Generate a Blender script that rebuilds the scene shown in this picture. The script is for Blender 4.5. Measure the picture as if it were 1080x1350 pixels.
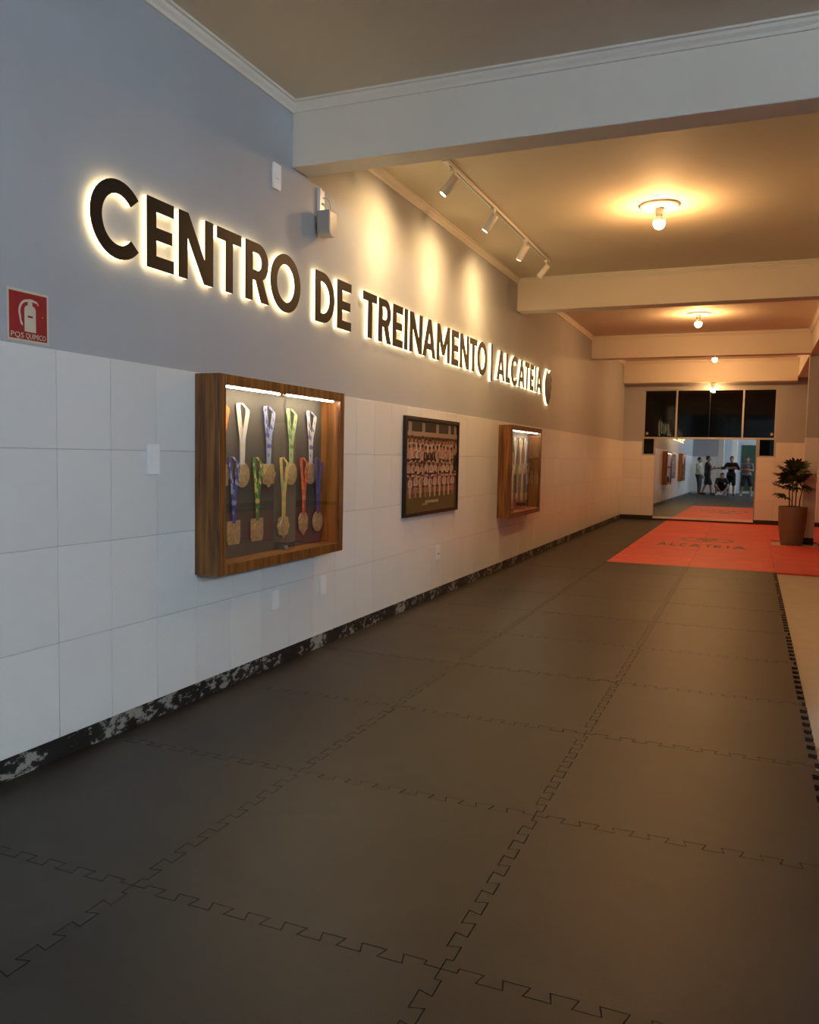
import bpy, bmesh, math, random
from mathutils import Vector, Matrix
from mathutils.geometry import tessellate_polygon
random.seed(7)
PI = math.pi
scene = bpy.context.scene
COL = scene.collection
for _o in list(bpy.data.objects):
    bpy.data.objects.remove(_o)

# ------------------------------------------------------------------ camera
F_PX, YAW, PITCH, ROLL = 1088.887, 0.3913, -0.0685, -0.0188
CAM = Vector((2.686, 0.0, 1.3207))
def cam_rot():
    cy, sy = math.cos(YAW), math.sin(YAW); cp, sp = math.cos(PITCH), math.sin(PITCH); cr, sr = math.cos(ROLL), math.sin(ROLL)
    Rz = Matrix(((cy, -sy, 0), (sy, cy, 0), (0, 0, 1)))
    Rx = Matrix(((1, 0, 0), (0, cp, -sp), (0, sp, cp)))
    Ry = Matrix(((cr, 0, sr), (0, 1, 0), (-sr, 0, cr)))
    R = Rz @ Rx @ Ry
    r, f, u = R.col[0], R.col[1], R.col[2]
    return Matrix((r, u, -f)).transposed()
cam_data = bpy.data.cameras.new('camera')
cam_data.sensor_fit = 'HORIZONTAL'; cam_data.sensor_width = 36.0
cam_data.lens = 36.0 * F_PX / 1080.0
cam_data.clip_start = 0.05; cam_data.clip_end = 200
cam = bpy.data.objects.new('camera', cam_data); COL.objects.link(cam)
cam.matrix_world = Matrix.Translation(CAM) @ cam_rot().to_4x4()
scene.camera = cam

# ------------------------------------------------------------------ world, exposure
world = bpy.data.worlds.new('night'); scene.world = world; world.use_nodes = True
world.node_tree.nodes['Background'].inputs[0].default_value = (0.03, 0.026, 0.022, 1)
world.node_tree.nodes['Background'].inputs[1].default_value = 0.02
vs = scene.view_settings
vs.view_transform = 'Standard'; vs.look = 'None'; vs.gamma = 1.0; vs.use_curve_mapping = False
vs.exposure = 2.35
BULB_W = 175.0        # emission of the warm ceiling bulbs
SPOT_W = 15.0        # each wall washer spot
LED_W = 112.0          # cool tubes at the training end of the hall
SIGN_W = 1.2         # glowing letter bodies
STRIP_W = 21.0       # strips inside the display cases
WARM = (1.0, 0.51, 0.19)
COOL = (0.72, 0.88, 1.0)

# ------------------------------------------------------------------ material helpers
def new_mat(name):
    m = bpy.data.materials.new(name); m.use_nodes = True
    return m, m.node_tree, m.node_tree.nodes['Principled BSDF']
def node(nt, kind, **kw):
    n = nt.nodes.new(kind)
    for k, v in kw.items(): setattr(n, k, v)
    return n
def plain(name, col, rough=0.5, metal=0.0, noise=0.0, nscale=8.0, bump=0.0, bscale=60.0, spec=0.5):
    m, nt, b = new_mat(name)
    b.inputs['Base Color'].default_value = (*col, 1); b.inputs['Roughness'].default_value = rough
    b.inputs['Metallic'].default_value = metal; b.inputs['Specular IOR Level'].default_value = spec
    tc = node(nt, 'ShaderNodeTexCoord')
    if noise > 0:
        n = node(nt, 'ShaderNodeTexNoise'); n.inputs['Scale'].default_value = nscale; n.inputs['Detail'].default_value = 6
        nt.links.new(tc.outputs['Object'], n.inputs['Vector'])
        r = node(nt, 'ShaderNodeMapRange'); r.inputs[1].default_value = 0.3; r.inputs[2].default_value = 0.7
        r.inputs[3].default_value = 1 - noise; r.inputs[4].default_value = 1 + noise
        nt.links.new(n.outputs[0], r.inputs[0])
        mx = node(nt, 'ShaderNodeVectorMath', operation='SCALE'); mx.inputs[0].default_value = col
        nt.links.new(r.outputs[0], mx.inputs['Scale']); nt.links.new(mx.outputs[0], b.inputs['Base Color'])
    if bump > 0:
        n2 = node(nt, 'ShaderNodeTexNoise'); n2.inputs['Scale'].default_value = bscale; n2.inputs['Detail'].default_value = 3
        nt.links.new(tc.outputs['Object'], n2.inputs['Vector'])
        bp = node(nt, 'ShaderNodeBump'); bp.inputs['Strength'].default_value = bump; bp.inputs['Distance'].default_value = 0.002
        nt.links.new(n2.outputs[0], bp.inputs['Height']); nt.links.new(bp.outputs[0], b.inputs['Normal'])
    return m
def emit(name, col, s):
    m, nt, b = new_mat(name)
    b.inputs['Base Color'].default_value = (*[min(1, c) for c in col], 1)
    b.inputs['Emission Color'].default_value = (*col, 1); b.inputs['Emission Strength'].default_value = s
    return m
def glass_mat(name, tint=(1, 1, 1), ior=1.5):
    m = bpy.data.materials.new(name); m.use_nodes = True; nt = m.node_tree; nt.nodes.clear()
    out = node(nt, 'ShaderNodeOutputMaterial'); mix = node(nt, 'ShaderNodeMixShader')
    tr = node(nt, 'ShaderNodeBsdfTransparent'); gl = node(nt, 'ShaderNodeBsdfGlossy'); fr = node(nt, 'ShaderNodeFresnel')
    tr.inputs[0].default_value = (*tint, 1); gl.inputs['Roughness'].default_value = 0.01; ge = node(nt, 'ShaderNodeNewGeometry'); mr = node(nt, 'ShaderNodeMapRange'); mr.inputs[3].default_value = ior; mr.inputs[4].default_value = 1 / ior
    nt.links.new(ge.outputs['Backfacing'], mr.inputs[0]); nt.links.new(mr.outputs[0], fr.inputs[0])
    nt.links.new(fr.outputs[0], mix.inputs[0]); nt.links.new(tr.outputs[0], mix.inputs[1]); nt.links.new(gl.outputs[0], mix.inputs[2])
    nt.links.new(mix.outputs[0], out.inputs[0])
    return m
def wood_mat(name, a, b2):
    m, nt, b = new_mat(name)
    tc = node(nt, 'ShaderNodeTexCoord'); mp = node(nt, 'ShaderNodeMapping')
    mp.inputs['Scale'].default_value = (14, 14, 0.7)
    n = node(nt, 'ShaderNodeTexNoise'); n.inputs['Scale'].default_value = 3.0; n.inputs['Detail'].default_value = 8; n.inputs['Distortion'].default_value = 0.6
    cr = node(nt, 'ShaderNodeValToRGB'); e = cr.color_ramp.elements
    e[0].position = 0.36; e[0].color = (*a, 1); e[1].position = 0.66; e[1].color = (*b2, 1)
    nt.links.new(tc.outputs['Object'], mp.inputs[0]); nt.links.new(mp.outputs[0], n.inputs['Vector'])
    nt.links.new(n.outputs[0], cr.inputs[0]); nt.links.new(cr.outputs[0], b.inputs['Base Color'])
    b.inputs['Roughness'].default_value = 0.42
    bp = node(nt, 'ShaderNodeBump'); bp.inputs['Strength'].default_value = 0.15; bp.inputs['Distance'].default_value = 0.002
    nt.links.new(n.outputs[0], bp.inputs['Height']); nt.links.new(bp.outputs[0], b.inputs['Normal'])
    return m
def tile_mat(name, col):
    m, nt, b = new_mat(name)
    b.inputs['Base Color'].default_value = (*col, 1); b.inputs['Roughness'].default_value = 0.28
    tc = node(nt, 'ShaderNodeTexCoord')
    w = node(nt, 'ShaderNodeTexWave', wave_type='BANDS', bands_direction='DIAGONAL'); w.inputs['Scale'].default_value = 16; w.inputs['Distortion'].default_value = 3.0
    w.inputs['Detail Scale'].default_value = 2.0
    nt.links.new(tc.outputs['Object'], w.inputs['Vector'])
    bp = node(nt, 'ShaderNodeBump'); bp.inputs['Strength'].default_value = 0.10; bp.inputs['Distance'].default_value = 0.0015
    nt.links.new(w.outputs['Fac'], bp.inputs['Height']); nt.links.new(bp.outputs[0], b.inputs['Normal'])
    oi = node(nt, 'ShaderNodeObjectInfo'); r = node(nt, 'ShaderNodeMapRange'); r.inputs[3].default_value = 0.96; r.inputs[4].default_value = 1.03
    mx = node(nt, 'ShaderNodeVectorMath', operation='SCALE'); mx.inputs[0].default_value = col
    nt.links.new(oi.outputs['Random'], r.inputs[0]); nt.links.new(r.outputs[0], mx.inputs['Scale']); nt.links.new(mx.outputs[0], b.inputs['Base Color'])
    return m
def mat_mat(name, col, rough, var, dust, lo=0.78, hi=1.24):
    m, nt, b = new_mat(name)
    tc = node(nt, 'ShaderNodeTexCoord'); oi = node(nt, 'ShaderNodeObjectInfo')
    add = node(nt, 'ShaderNodeVectorMath', operation='ADD')
    sc_ = node(nt, 'ShaderNodeVectorMath', operation='SCALE'); sc_.inputs[0].default_value = (37, 91, 0)
    nt.links.new(oi.outputs['Random'], sc_.inputs['Scale']); nt.links.new(tc.outputs['Object'], add.inputs[0]); nt.links.new(sc_.outputs[0], add.inputs[1])
    n = node(nt, 'ShaderNodeTexNoise'); n.inputs['Scale'].default_value = 2.4; n.inputs['Detail'].default_value = 9; n.inputs['Roughness'].default_value = 0.62; n.inputs['Distortion'].default_value = 1.2
    nt.links.new(add.outputs[0], n.inputs['Vector'])
    r = node(nt, 'ShaderNodeMapRange'); r.inputs[1].default_value = 0.32; r.inputs[2].default_value = 0.72; r.inputs[3].default_value = 1 - var; r.inputs[4].default_value = 1 + dust
    nt.links.new(n.outputs[0], r.inputs[0])
    r2 = node(nt, 'ShaderNodeMapRange'); r2.inputs[3].default_value = lo; r2.inputs[4].default_value = hi
    nt.links.new(oi.outputs['Random'], r2.inputs[0])
    mu = node(nt, 'ShaderNodeMath', operation='MULTIPLY'); nt.links.new(r.outputs[0], mu.inputs[0]); nt.links.new(r2.outputs[0], mu.inputs[1])
    mx = node(nt, 'ShaderNodeVectorMath', operation='SCALE'); mx.inputs[0].default_value = col
    nt.links.new(mu.outputs[0], mx.inputs['Scale']); nt.links.new(mx.outputs[0], b.inputs['Base Color'])
    b.inputs['Roughness'].default_value = rough
    n2 = node(nt, 'ShaderNodeTexNoise'); n2.inputs['Scale'].default_value = 220
    nt.links.new(tc.outputs['Object'], n2.inputs['Vector'])
    bp = node(nt, 'ShaderNodeBump'); bp.inputs['Strength'].default_value = 0.35; bp.inputs['Distance'].default_value = 0.0015
    nt.links.new(n2.outputs[0], bp.inputs['Height']); nt.links.new(bp.outputs[0], b.inputs['Normal'])
    return m
def chipped_mat(name):
    m, nt, b = new_mat(name)
    tc = node(nt, 'ShaderNodeTexCoord'); mp = node(nt, 'ShaderNodeMapping'); mp.inputs['Scale'].default_value = (1, 0.55, 1)
    n = node(nt, 'ShaderNodeTexNoise'); n.inputs['Scale'].default_value = 34; n.inputs['Detail'].default_value = 6; n.inputs['Roughness'].default_value = 0.65
    n3 = node(nt, 'ShaderNodeTexNoise'); n3.inputs['Scale'].default_value = 3.2; n3.inputs['Detail'].default_value = 2
    nt.links.new(tc.outputs['Object'], mp.inputs[0]); nt.links.new(mp.outputs[0], n.inputs['Vector']); nt.links.new(tc.outputs['Object'], n3.inputs['Vector'])
    ad = node(nt, 'ShaderNodeMath', operation='MULTIPLY_ADD'); ad.inputs[1].default_value = 0.75
    nt.links.new(n3.outputs[0], ad.inputs[0]); nt.links.new(n.outputs[0], ad.inputs[2])
    cr = node(nt, 'ShaderNodeValToRGB'); e = cr.color_ramp.elements
    e[0].position = 0.91; e[0].color = (0.008, 0.008, 0.008, 1); e[1].position = 0.98; e[1].color = (0.30, 0.29, 0.26, 1)
    nt.links.new(ad.outputs[0], cr.inputs[0]); nt.links.new(cr.outputs[0], b.inputs['Base Color']); b.inputs['Roughness'].default_value = 0.6
    return m
def attr_mat(name, rough=0.35):
    m, nt, b = new_mat(name)
    a = node(nt, 'ShaderNodeAttribute', attribute_name='Col'); nt.links.new(a.outputs['Color'], b.inputs['Base Color']); b.inputs['Roughness'].default_value = rough
    return m
def ribbon_mat(name, c1, c2, scale=26.0):
    m, nt, b = new_mat(name)
    tc = node(nt, 'ShaderNodeTexCoord'); n = node(nt, 'ShaderNodeTexNoise'); n.inputs['Scale'].default_value = scale; n.inputs['Detail'].default_value = 1
    mp = node(nt, 'ShaderNodeMapping'); mp.inputs['Scale'].default_value = (1, 1.2, 0.8)
    cr = node(nt, 'ShaderNodeValToRGB'); cr.color_ramp.interpolation = 'CONSTANT'; e = cr.color_ramp.elements
    e[0].position = 0.0; e[0].color = (*c1, 1); e[1].position = 0.54; e[1].color = (*c2, 1)
    nt.links.new(tc.outputs['Object'], mp.inputs[0]); nt.links.new(mp.outputs[0], n.inputs['Vector'])
    nt.links.new(n.outputs[0], cr.inputs[0]); nt.links.new(cr.outputs[0], b.inputs['Base Color']); b.inputs['Roughness'].default_value = 0.55
    return m

M = {}
M['paint'] = plain('wall_paint', (0.405, 0.425, 0.455), 0.65, noise=0.03, nscale=2.0, bump=0.05)
M['ceil'] = plain('ceiling_paint', (0.70, 0.64, 0.52), 0.75, noise=0.02, nscale=1.5)
M['beam'] = plain('beam_paint', (0.76, 0.72, 0.64), 0.55, noise=0.02, nscale=2)
M['trim'] = plain('plaster_trim', (0.76, 0.73, 0.66), 0.55)
M['tile'] = tile_mat('white_wall_tile', (0.78, 0.785, 0.775))
M['grout'] = plain('grout', (0.50, 0.50, 0.49), 0.8)
M['chip'] = chipped_mat('chipped_black_paint')
M['black_mat'] = mat_mat('black_eva_foam', (0.0185, 0.0168, 0.0130), 0.48, 0.25, 0.40)
M['red_mat'] = mat_mat('red_eva_foam', (0.68, 0.080, 0.070), 0.55, 0.10, 0.14, 0.95, 1.05)
M['sub'] = plain('subfloor', (0.012, 0.012, 0.012), 0.9)
M['beige'] = plain('beige_floor_tile', (0.60, 0.53, 0.44), 0.35, noise=0.05, nscale=5)
M['wood'] = wood_mat('walnut_veneer', (0.095, 0.032, 0.005), (0.30, 0.120, 0.022))
M['case_back'] = plain('case_backing', (0.075, 0.066, 0.052), 0.7, noise=0.04)
M['glass'] = glass_mat('clear_glass')
M['night_glass'] = glass_mat('window_glass', (0.5, 0.5, 0.5), 1.38)
M['mirror'] = plain('mirror_silver', (0.90, 0.93, 0.93), 0.012, metal=1.0)
M['alu'] = plain('aluminium', (0.50, 0.48, 0.45), 0.35, metal=0.7)
M['white_plastic'] = plain('white_plastic', (0.78, 0.78, 0.77), 0.35)
M['plate_white'] = plain('plate_white', (0.92, 0.92, 0.93), 0.3)
M['grey_plastic'] = plain('grey_plastic', (0.36, 0.36, 0.37), 0.4)
M['dark_plastic'] = plain('dark_plastic', (0.02, 0.02, 0.02), 0.4)
M['red_plastic'] = plain('red_plastic', (0.5, 0.06, 0.04), 0.4)
M['letter_face'] = plain('black_acrylic', (0.006, 0.005, 0.005), 0.45, spec=0.2)
M['letter_glow'] = emit('glowing_acrylic', (1.0, 0.72, 0.33), SIGN_W)
M['bulb'] = emit('bulb_glow', WARM, BULB_W)
M['bulb_dim'] = emit('dim_bulb_glow', WARM, BULB_W * 0.25)
M['lens'] = emit('spot_lens', (1.0, 0.86, 0.62), 3.0)
M['lens_off'] = plain('spot_lens_off', (0.6, 0.58, 0.52), 0.3)
M['strip'] = emit('led_strip', (1.0, 0.85, 0.62), STRIP_W)
M['tube'] = emit('cool_tube', COOL, LED_W)
M['gold'] = plain('antique_gold', (0.62, 0.47, 0.24), 0.42, metal=0.55, noise=0.25, nscale=60, bump=0.8, bscale=160)
M['sign_red'] = plain('sign_red', (0.30, 0.006, 0.008), 0.5)
M['sign_cream'] = plain('sign_cream', (0.62, 0.55, 0.42), 0.5)
M['frame_black'] = plain('black_frame', (0.006, 0.006, 0.006), 0.4)
M['photo'] = attr_mat('photo_print')
M['pot'] = plain('taupe_planter', (0.20, 0.125, 0.08), 0.55, noise=0.06, nscale=6)
M['soil'] = plain('soil', (0.03, 0.02, 0.014), 0.9)
M['leaf'] = plain('palm_leaf', (0.028, 0.045, 0.012), 0.4, noise=0.35, nscale=9)
M['leaf2'] = plain('palm_leaf_young', (0.10, 0.11, 0.015), 0.4, noise=0.3, nscale=9)
M['stem'] = plain('palm_stem', (0.06, 0.04, 0.02), 0.7)
M['print'] = plain('black_print', (0.035, 0.012, 0.01), 0.5)
M['print_soft'] = plain('worn_print', (0.16, 0.07, 0.045), 0.5)
M['green'] = plain('green_panel', (0.012, 0.045, 0.022), 0.6, noise=0.2, nscale=3)

# ------------------------------------------------------------------ mesh helpers
class MB:
    def __init__(self): self.bm = bmesh.new()
    def box(self, x0, y0, z0, x1, y1, z1):
        v = [self.bm.verts.new(p) for p in ((x0,y0,z0),(x1,y0,z0),(x1,y1,z0),(x0,y1,z0),(x0,y0,z1),(x1,y0,z1),(x1,y1,z1),(x0,y1,z1))]
        for f in ((3,2,1,0),(4,5,6,7),(0,1,5,4),(1,2,6,5),(2,3,7,6),(3,0,4,7)): self.bm.faces.new([v[i] for i in f])
        return self
    def prism(self, pts, axis, a, b):
        """extrude a 2-D polygon along an axis: 'x' -> pts are (y,z); 'y' -> (x,z); 'z' -> (x,y)"""
        def P(p, t): return (t, p[0], p[1]) if axis == 'x' else ((p[0], t, p[1]) if axis == 'y' else (p[0], p[1], t))
        A = [self.bm.verts.new(P(p, a)) for p in pts]; B = [self.bm.verts.new(P(p, b)) for p in pts]
        n = len(pts)
        self.bm.faces.new(A[::-1]); self.bm.faces.new(B)
        for i in range(n): self.bm.faces.new((A[i], A[(i+1) % n], B[(i+1) % n], B[i]))
        return self
    def tube(self, pts, r, seg=8, r1=None):
        pts = [Vector(p) for p in pts]; rings = []
        n = len(pts)
        for i, p in enumerate(pts):
            d = (pts[min(i+1, n-1)] - pts[max(i-1, 0)]).normalized()
            a = d.orthogonal().normalized() if i == 0 else (self._a - d * self._a.dot(d)).normalized()
            self._a = a; b = d.cross(a)
            rr = r if r1 is None else r + (r1 - r) * i / (n - 1)
            rings.append([self.bm.verts.new(p + (a * math.cos(2*PI*k/seg) + b * math.sin(2*PI*k/seg)) * rr) for k in range(seg)])
        for i in range(n-1):
            for k in range(seg): self.bm.faces.new((rings[i][k], rings[i][(k+1) % seg], rings[i+1][(k+1) % seg], rings[i+1][k]))
        self.bm.faces.new(rings[0][::-1]); self.bm.faces.new(rings[-1])
        return self
    def lathe(self, prof, c=(0, 0, 0), seg=32, caps=True):
        rings = [[self.bm.verts.new((c[0] + r*math.cos(2*PI*k/seg), c[1] + r*math.sin(2*PI*k/seg), c[2] + z)) for k in range(seg)] for r, z in prof]
        for i in range(len(prof)-1):
            for k in range(seg): self.bm.faces.new((rings[i][k], rings[i][(k+1) % seg], rings[i+1][(k+1) % seg], rings[i+1][k]))
        if caps:
            self.bm.faces.new(rings[0][::-1]); self.bm.faces.new(rings[-1])
        return self
    def sphere(self, c, r, seg=16, sc=(1, 1, 1)):
        bmesh.ops.create_uvsphere(self.bm, u_segments=seg, v_segments=max(6, seg//2), radius=r,
                                  matrix=Matrix.Translation(c) @ Matrix.Diagonal((*sc, 1)))
        return self
    def quad(self, *p):
        self.bm.faces.new([self.bm.verts.new(q) for q in p]); return self
    def bevel(self, w, seg=2):
        bmesh.ops.remove_doubles(self.bm, verts=self.bm.verts, dist=1e-5)
        bmesh.ops.bevel(self.bm, geom=[e for e in self.bm.edges if len(e.link_faces) == 2 and e.calc_face_angle() > 0.5], offset=w, segments=seg, affect='EDGES', profile=0.5)
        return self
    def mesh(self, name, smooth=False):
        bmesh.ops.recalc_face_normals(self.bm, faces=self.bm.faces)
        me = bpy.data.meshes.new(name); self.bm.to_mesh(me); self.bm.free()
        if smooth:
            for p in me.polygons: p.use_smooth = True
        return me
    def build(self, name, mat, parent=None, loc=None, smooth=False):
        return link(name, self.mesh(name, smooth), mat, parent, loc)
def link(name, me, mat, parent=None, loc=None, rot=None):
    if mat is not None and not me.materials: me.materials.append(M[mat] if isinstance(mat, str) else mat)
    o = bpy.data.objects.new(name, me); COL.objects.link(o)
    if parent is not None: o.parent = parent
    if loc is not None: o.location = loc
    if rot is not None: o.rotation_euler = rot
    return o
def tag(o, label=None, cat=None, group=None, kind=None):
    if label: o['label'] = label
    if cat: o['category'] = cat
    if group: o['group'] = group
    if kind: o['kind'] = kind
    return o
def thing(name, label, cat, loc=(0, 0, 0), group=None, rz=0.0):
    o = bpy.data.objects.new(name, None); COL.objects.link(o); o.location = loc; o.rotation_euler[2] = rz
    o.empty_display_size = 0.1
    return tag(o, label, cat, group)
def outline_mesh(name, polys, depth):
    """flat filled outlines with holes, in local XY, thickness along +Z from 0 to depth"""
    cu = bpy.data.curves.new(name, 'CURVE'); cu.dimensions = '2D'; cu.fill_mode = 'BOTH'; cu.extrude = depth / 2
    for poly in polys:
        s = cu.splines.new('POLY'); s.points.add(len(poly) - 1); s.use_cyclic_u = True
        for i, (x, y) in enumerate(poly): s.points[i].co = (x, y, 0, 1)
    ob = bpy.data.objects.new(name, cu); COL.objects.link(ob)
    dg = bpy.context.evaluated_depsgraph_get(); dg.update()
    me = bpy.data.meshes.new_from_object(ob.evaluated_get(dg))
    bpy.data.objects.remove(ob); bpy.data.curves.remove(cu)
    me.transform(Matrix.Translation((0, 0, depth / 2))); me.materials.clear(); me.name = name
    return me
WALL_M = Matrix(((0, 0, 1, 0), (1, 0, 0, 0), (0, 1, 0, 0), (0, 0, 0, 1)))    # local (x,y,z) -> world (z, x, y): text facing +x, running along +y

# ------------------------------------------------------------------ the setting
CEIL = 3.45; BEAMZ = 3.07; TILE_Z0 = 0.09; TILE_Z1 = 1.73; TILE_H = (TILE_Z1 - TILE_Z0) / 4; TILE_W = 0.3135; TILE_Y0 = 2.626
END_Y = 18.95; BACK_Y = -7.0; RIGHT_X = 9.0; NOOK_Y = -2.6
def structure(name, mb, mat, parent=None):
    o = mb.build(name, mat, parent)
    if parent is None: o['kind'] = 'structure'
    return o
floor = structure('floor', MB().box(-0.2, BACK_Y - .2, -0.12, RIGHT_X + .2, END_Y + .2, -0.045), 'sub')
ceiling = structure('ceiling', MB().box(-0.2, BACK_Y - .2, CEIL, RIGHT_X + .2, END_Y + .2, CEIL + .15), 'ceil')
wall_left = structure('wall_left', MB().box(-0.2, NOOK_Y, -0.045, 0, END_Y, CEIL), 'paint')
wall_right = structure('wall_right', MB().box(RIGHT_X, BACK_Y, -0.045, RIGHT_X + .2, END_Y, CEIL), 'paint')
wall_added_light_block = structure('wall_added_light_block', MB().box(3.68, 4.60, -0.045, RIGHT_X, 4.74, CEIL), 'paint')  # unseen wall, added to keep the cool tube light off the far end
wall_back = structure('wall_back', MB().box(1.1, BACK_Y - .2, -0.045, RIGHT_X, BACK_Y, CEIL), 'paint')
wall_nook = structure('wall_nook', MB().box(-0.2, BACK_Y - .2, -0.045, 1.1, NOOK_Y, CEIL), 'paint')
# end wall with the opening for the transom window
WX0, WX1, WZ0, WZ1 = 0.43, 3.12, 1.80, 2.865
SQ = [(0.43, 0.685, 1.43, 1.79), (2.80, 3.12, 1.43, 1.79)]
e = MB()
e.box(-0.2, END_Y, -0.045, WX0, END_Y + .2, CEIL).box(WX1, END_Y, -0.045, RIGHT_X + .2, END_Y + .2, CEIL)
e.box(WX0, END_Y, WZ1, WX1, END_Y + .2, CEIL)
e.box(WX0, END_Y, -0.045, WX1, END_Y + .2, 1.43).box(0.685, END_Y, 1.43, 2.80, END_Y + .2, WZ0)
wall_end = structure('wall_end', e, 'paint')

# wall tiles: 4 courses, one object each, shared mesh
def tile_mesh(w, h, name='wall_tile'):
    g = 0.0016
    return MB().box(0, g, g, 0.008, w - g, h - g).bevel(0.0015, 1).mesh(name)
tm = tile_mesh(TILE_W, TILE_H); tm.materials.append(M['tile'])
grout = structure('tile_bed', MB().box(0.0, NOOK_Y, TILE_Z0, 0.004, END_Y, TILE_Z1 - .001), 'grout', wall_left)
k0 = math.ceil((NOOK_Y - TILE_Y0) / TILE_W); k1 = math.floor((END_Y - TILE_Y0) / TILE_W)
for k in range(k0, k1):
    for r in range(4):
        link('wall_tile', tm, None, wall_left, (0.0015, TILE_Y0 + k * TILE_W, TILE_Z0 + r * TILE_H))
for ya, yb in ((TILE_Y0 + k1 * TILE_W, END_Y), (NOOK_Y, TILE_Y0 + k0 * TILE_W)):
    if yb - ya > 0.02:
        t2 = tile_mesh(yb - ya, TILE_H); t2.materials.append(M['tile'])
        for r in range(4): link('wall_tile', t2, None, wall_left, (0.0015, ya, TILE_Z0 + r * TILE_H))
# end wall tiles (around mirror and dark squares)
def tile_mesh_y(w, h):
    g = 0.0016
    m = MB().box(g, -0.008, g, w - g, 0, h - g).bevel(0.0015, 1).mesh('wall_tile'); m.materials.append(M['tile']); return m
def tile_band(parent, y, x0, x1, z0, z1):
    zz = [z0] + [TILE_Z0 + r * TILE_H for r in range(1, 5) if z0 + .02 < TILE_Z0 + r * TILE_H < z1 - .02] + [z1]
    n = max(1, round((x1 - x0) / TILE_W)); w = (x1 - x0) / n
    for a, b in zip(zz[:-1], zz[1:]):
        me = tile_mesh_y(w, b - a)
        for i in range(n): link('wall_tile', me, None, parent, (x0 + i * w, y, a))
tile_band(wall_end, END_Y, 0.005, 0.42, TILE_Z0, TILE_Z1); tile_band(wall_end, END_Y, 0.42, 0.70, TILE_Z0, 1.42)
tile_band(wall_end, END_Y, 2.775, 3.135, TILE_Z0, 1.42); tile_band(wall_end, END_Y, 3.135, 5.02, TILE_Z0, TILE_Z1)
# nook wall tiles (seen in the mirror)
def tile_mesh_yb(w, h):
    g = 0.0016
    m = MB().box(g, 0, g, w - g, 0.008, h - g).bevel(0.0015, 1).mesh('wall_tile'); m.materials.append(M['tile']); return m
tb = tile_mesh_yb(1.08 / 4, TILE_H)
for r in range(4):
    for i in range(4): link('wall_tile', tb, None, wall_nook, (0.01 + i * .27, NOOK_Y, TILE_Z0 + r * TILE_H))
# skirting: chipped black strip under the tiles
structure('baseboard_left', MB().box(0, NOOK_Y, -0.03, 0.006, END_Y, TILE_Z0), 'chip')
structure('baseboard_end', MB().box(0.006, END_Y - .006, -0.03, RIGHT_X, END_Y, TILE_Z0), 'dark_plastic')
structure('baseboard_right', MB().box(RIGHT_X - .006, BACK_Y, -0.03, RIGHT_X, END_Y - .006, TILE_Z0), 'dark_plastic')

# beams across, longitudinal beam, columns
LBX = 3.48
BEAMS = [(4.515, 4.71), (9.77, 10.0), (14.75, 14.98)]
for ya, yb in BEAMS:
    tag(MB().box(0 if ya > NOOK_Y else 1.1, ya, BEAMZ, LBX, yb, CEIL).bevel(0.004, 1).build('ceiling_beam', 'beam'), kind='structure')
tag(MB().box(0, 18.66, 2.985, LBX, END_Y, CEIL).bevel(0.004, 1).build('ceiling_beam', 'beam'), kind='structure')
tag(MB().box(LBX, 4.515, BEAMZ, LBX + .2, END_Y, CEIL).bevel(0.004, 1).build('ceiling_beam', 'beam'), kind='structure')
for cy in (4.55, 9.80, 14.99):
    x0, x1 = LBX + .005, LBX + .185
    c = tag(MB().box(x0, cy, -0.045, x1, cy + .22, BEAMZ).build('column', 'paint'), kind='structure')
    zz = [TILE_Z0 + r * TILE_H for r in range(5)]
    for a, b in zip(zz[:-1], zz[1:]):
        MB().box(x0 - .008, cy - .008, a + .0015, x1 + .008, cy + .228, b - .0015).bevel(.002, 1).build('wall_tile', 'tile', c)
    MB().box(x0 - .006, cy - .006, -0.045, x1 + .006, cy + .226, TILE_Z0).build('base', 'dark_plastic', c)
# plaster cornices
cor = [(0, 0), (0, -0.062), (0.012, -0.062), (0.016, -0.045), (0.03, -0.03), (0.036, -0.014), (0.05, -0.012), (0.05, 0)]
tn = [0]
def cornice_along_y(x, ya, yb, s):
    tn[0] += 1
    structure('trim_%d' % tn[0], MB().prism([(x + s * a, CEIL + b) for a, b in cor], 'y', ya, yb), 'trim')
def cornice_along_x(y, xa, xb, s):
    tn[0] += 1
    structure('trim_%d' % tn[0], MB().prism([(y + s * a, CEIL + b) for a, b in cor], 'x', xa, xb), 'trim')
spans = [(NOOK_Y, 4.515), (4.71, 9.77), (10.0, 14.75), (14.98, 18.66)]
for a, b in spans:
    cornice_along_y(0, a, b, 1)
    if a > 0: cornice_along_y(LBX, a, b, -1)
for (ya, yb) in BEAMS:
    cornice_along_x(ya, 0, LBX, -1); cornice_along_x(yb, 0, LBX, 1)
cornice_along_x(18.66, 0, LBX, -1)

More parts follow.
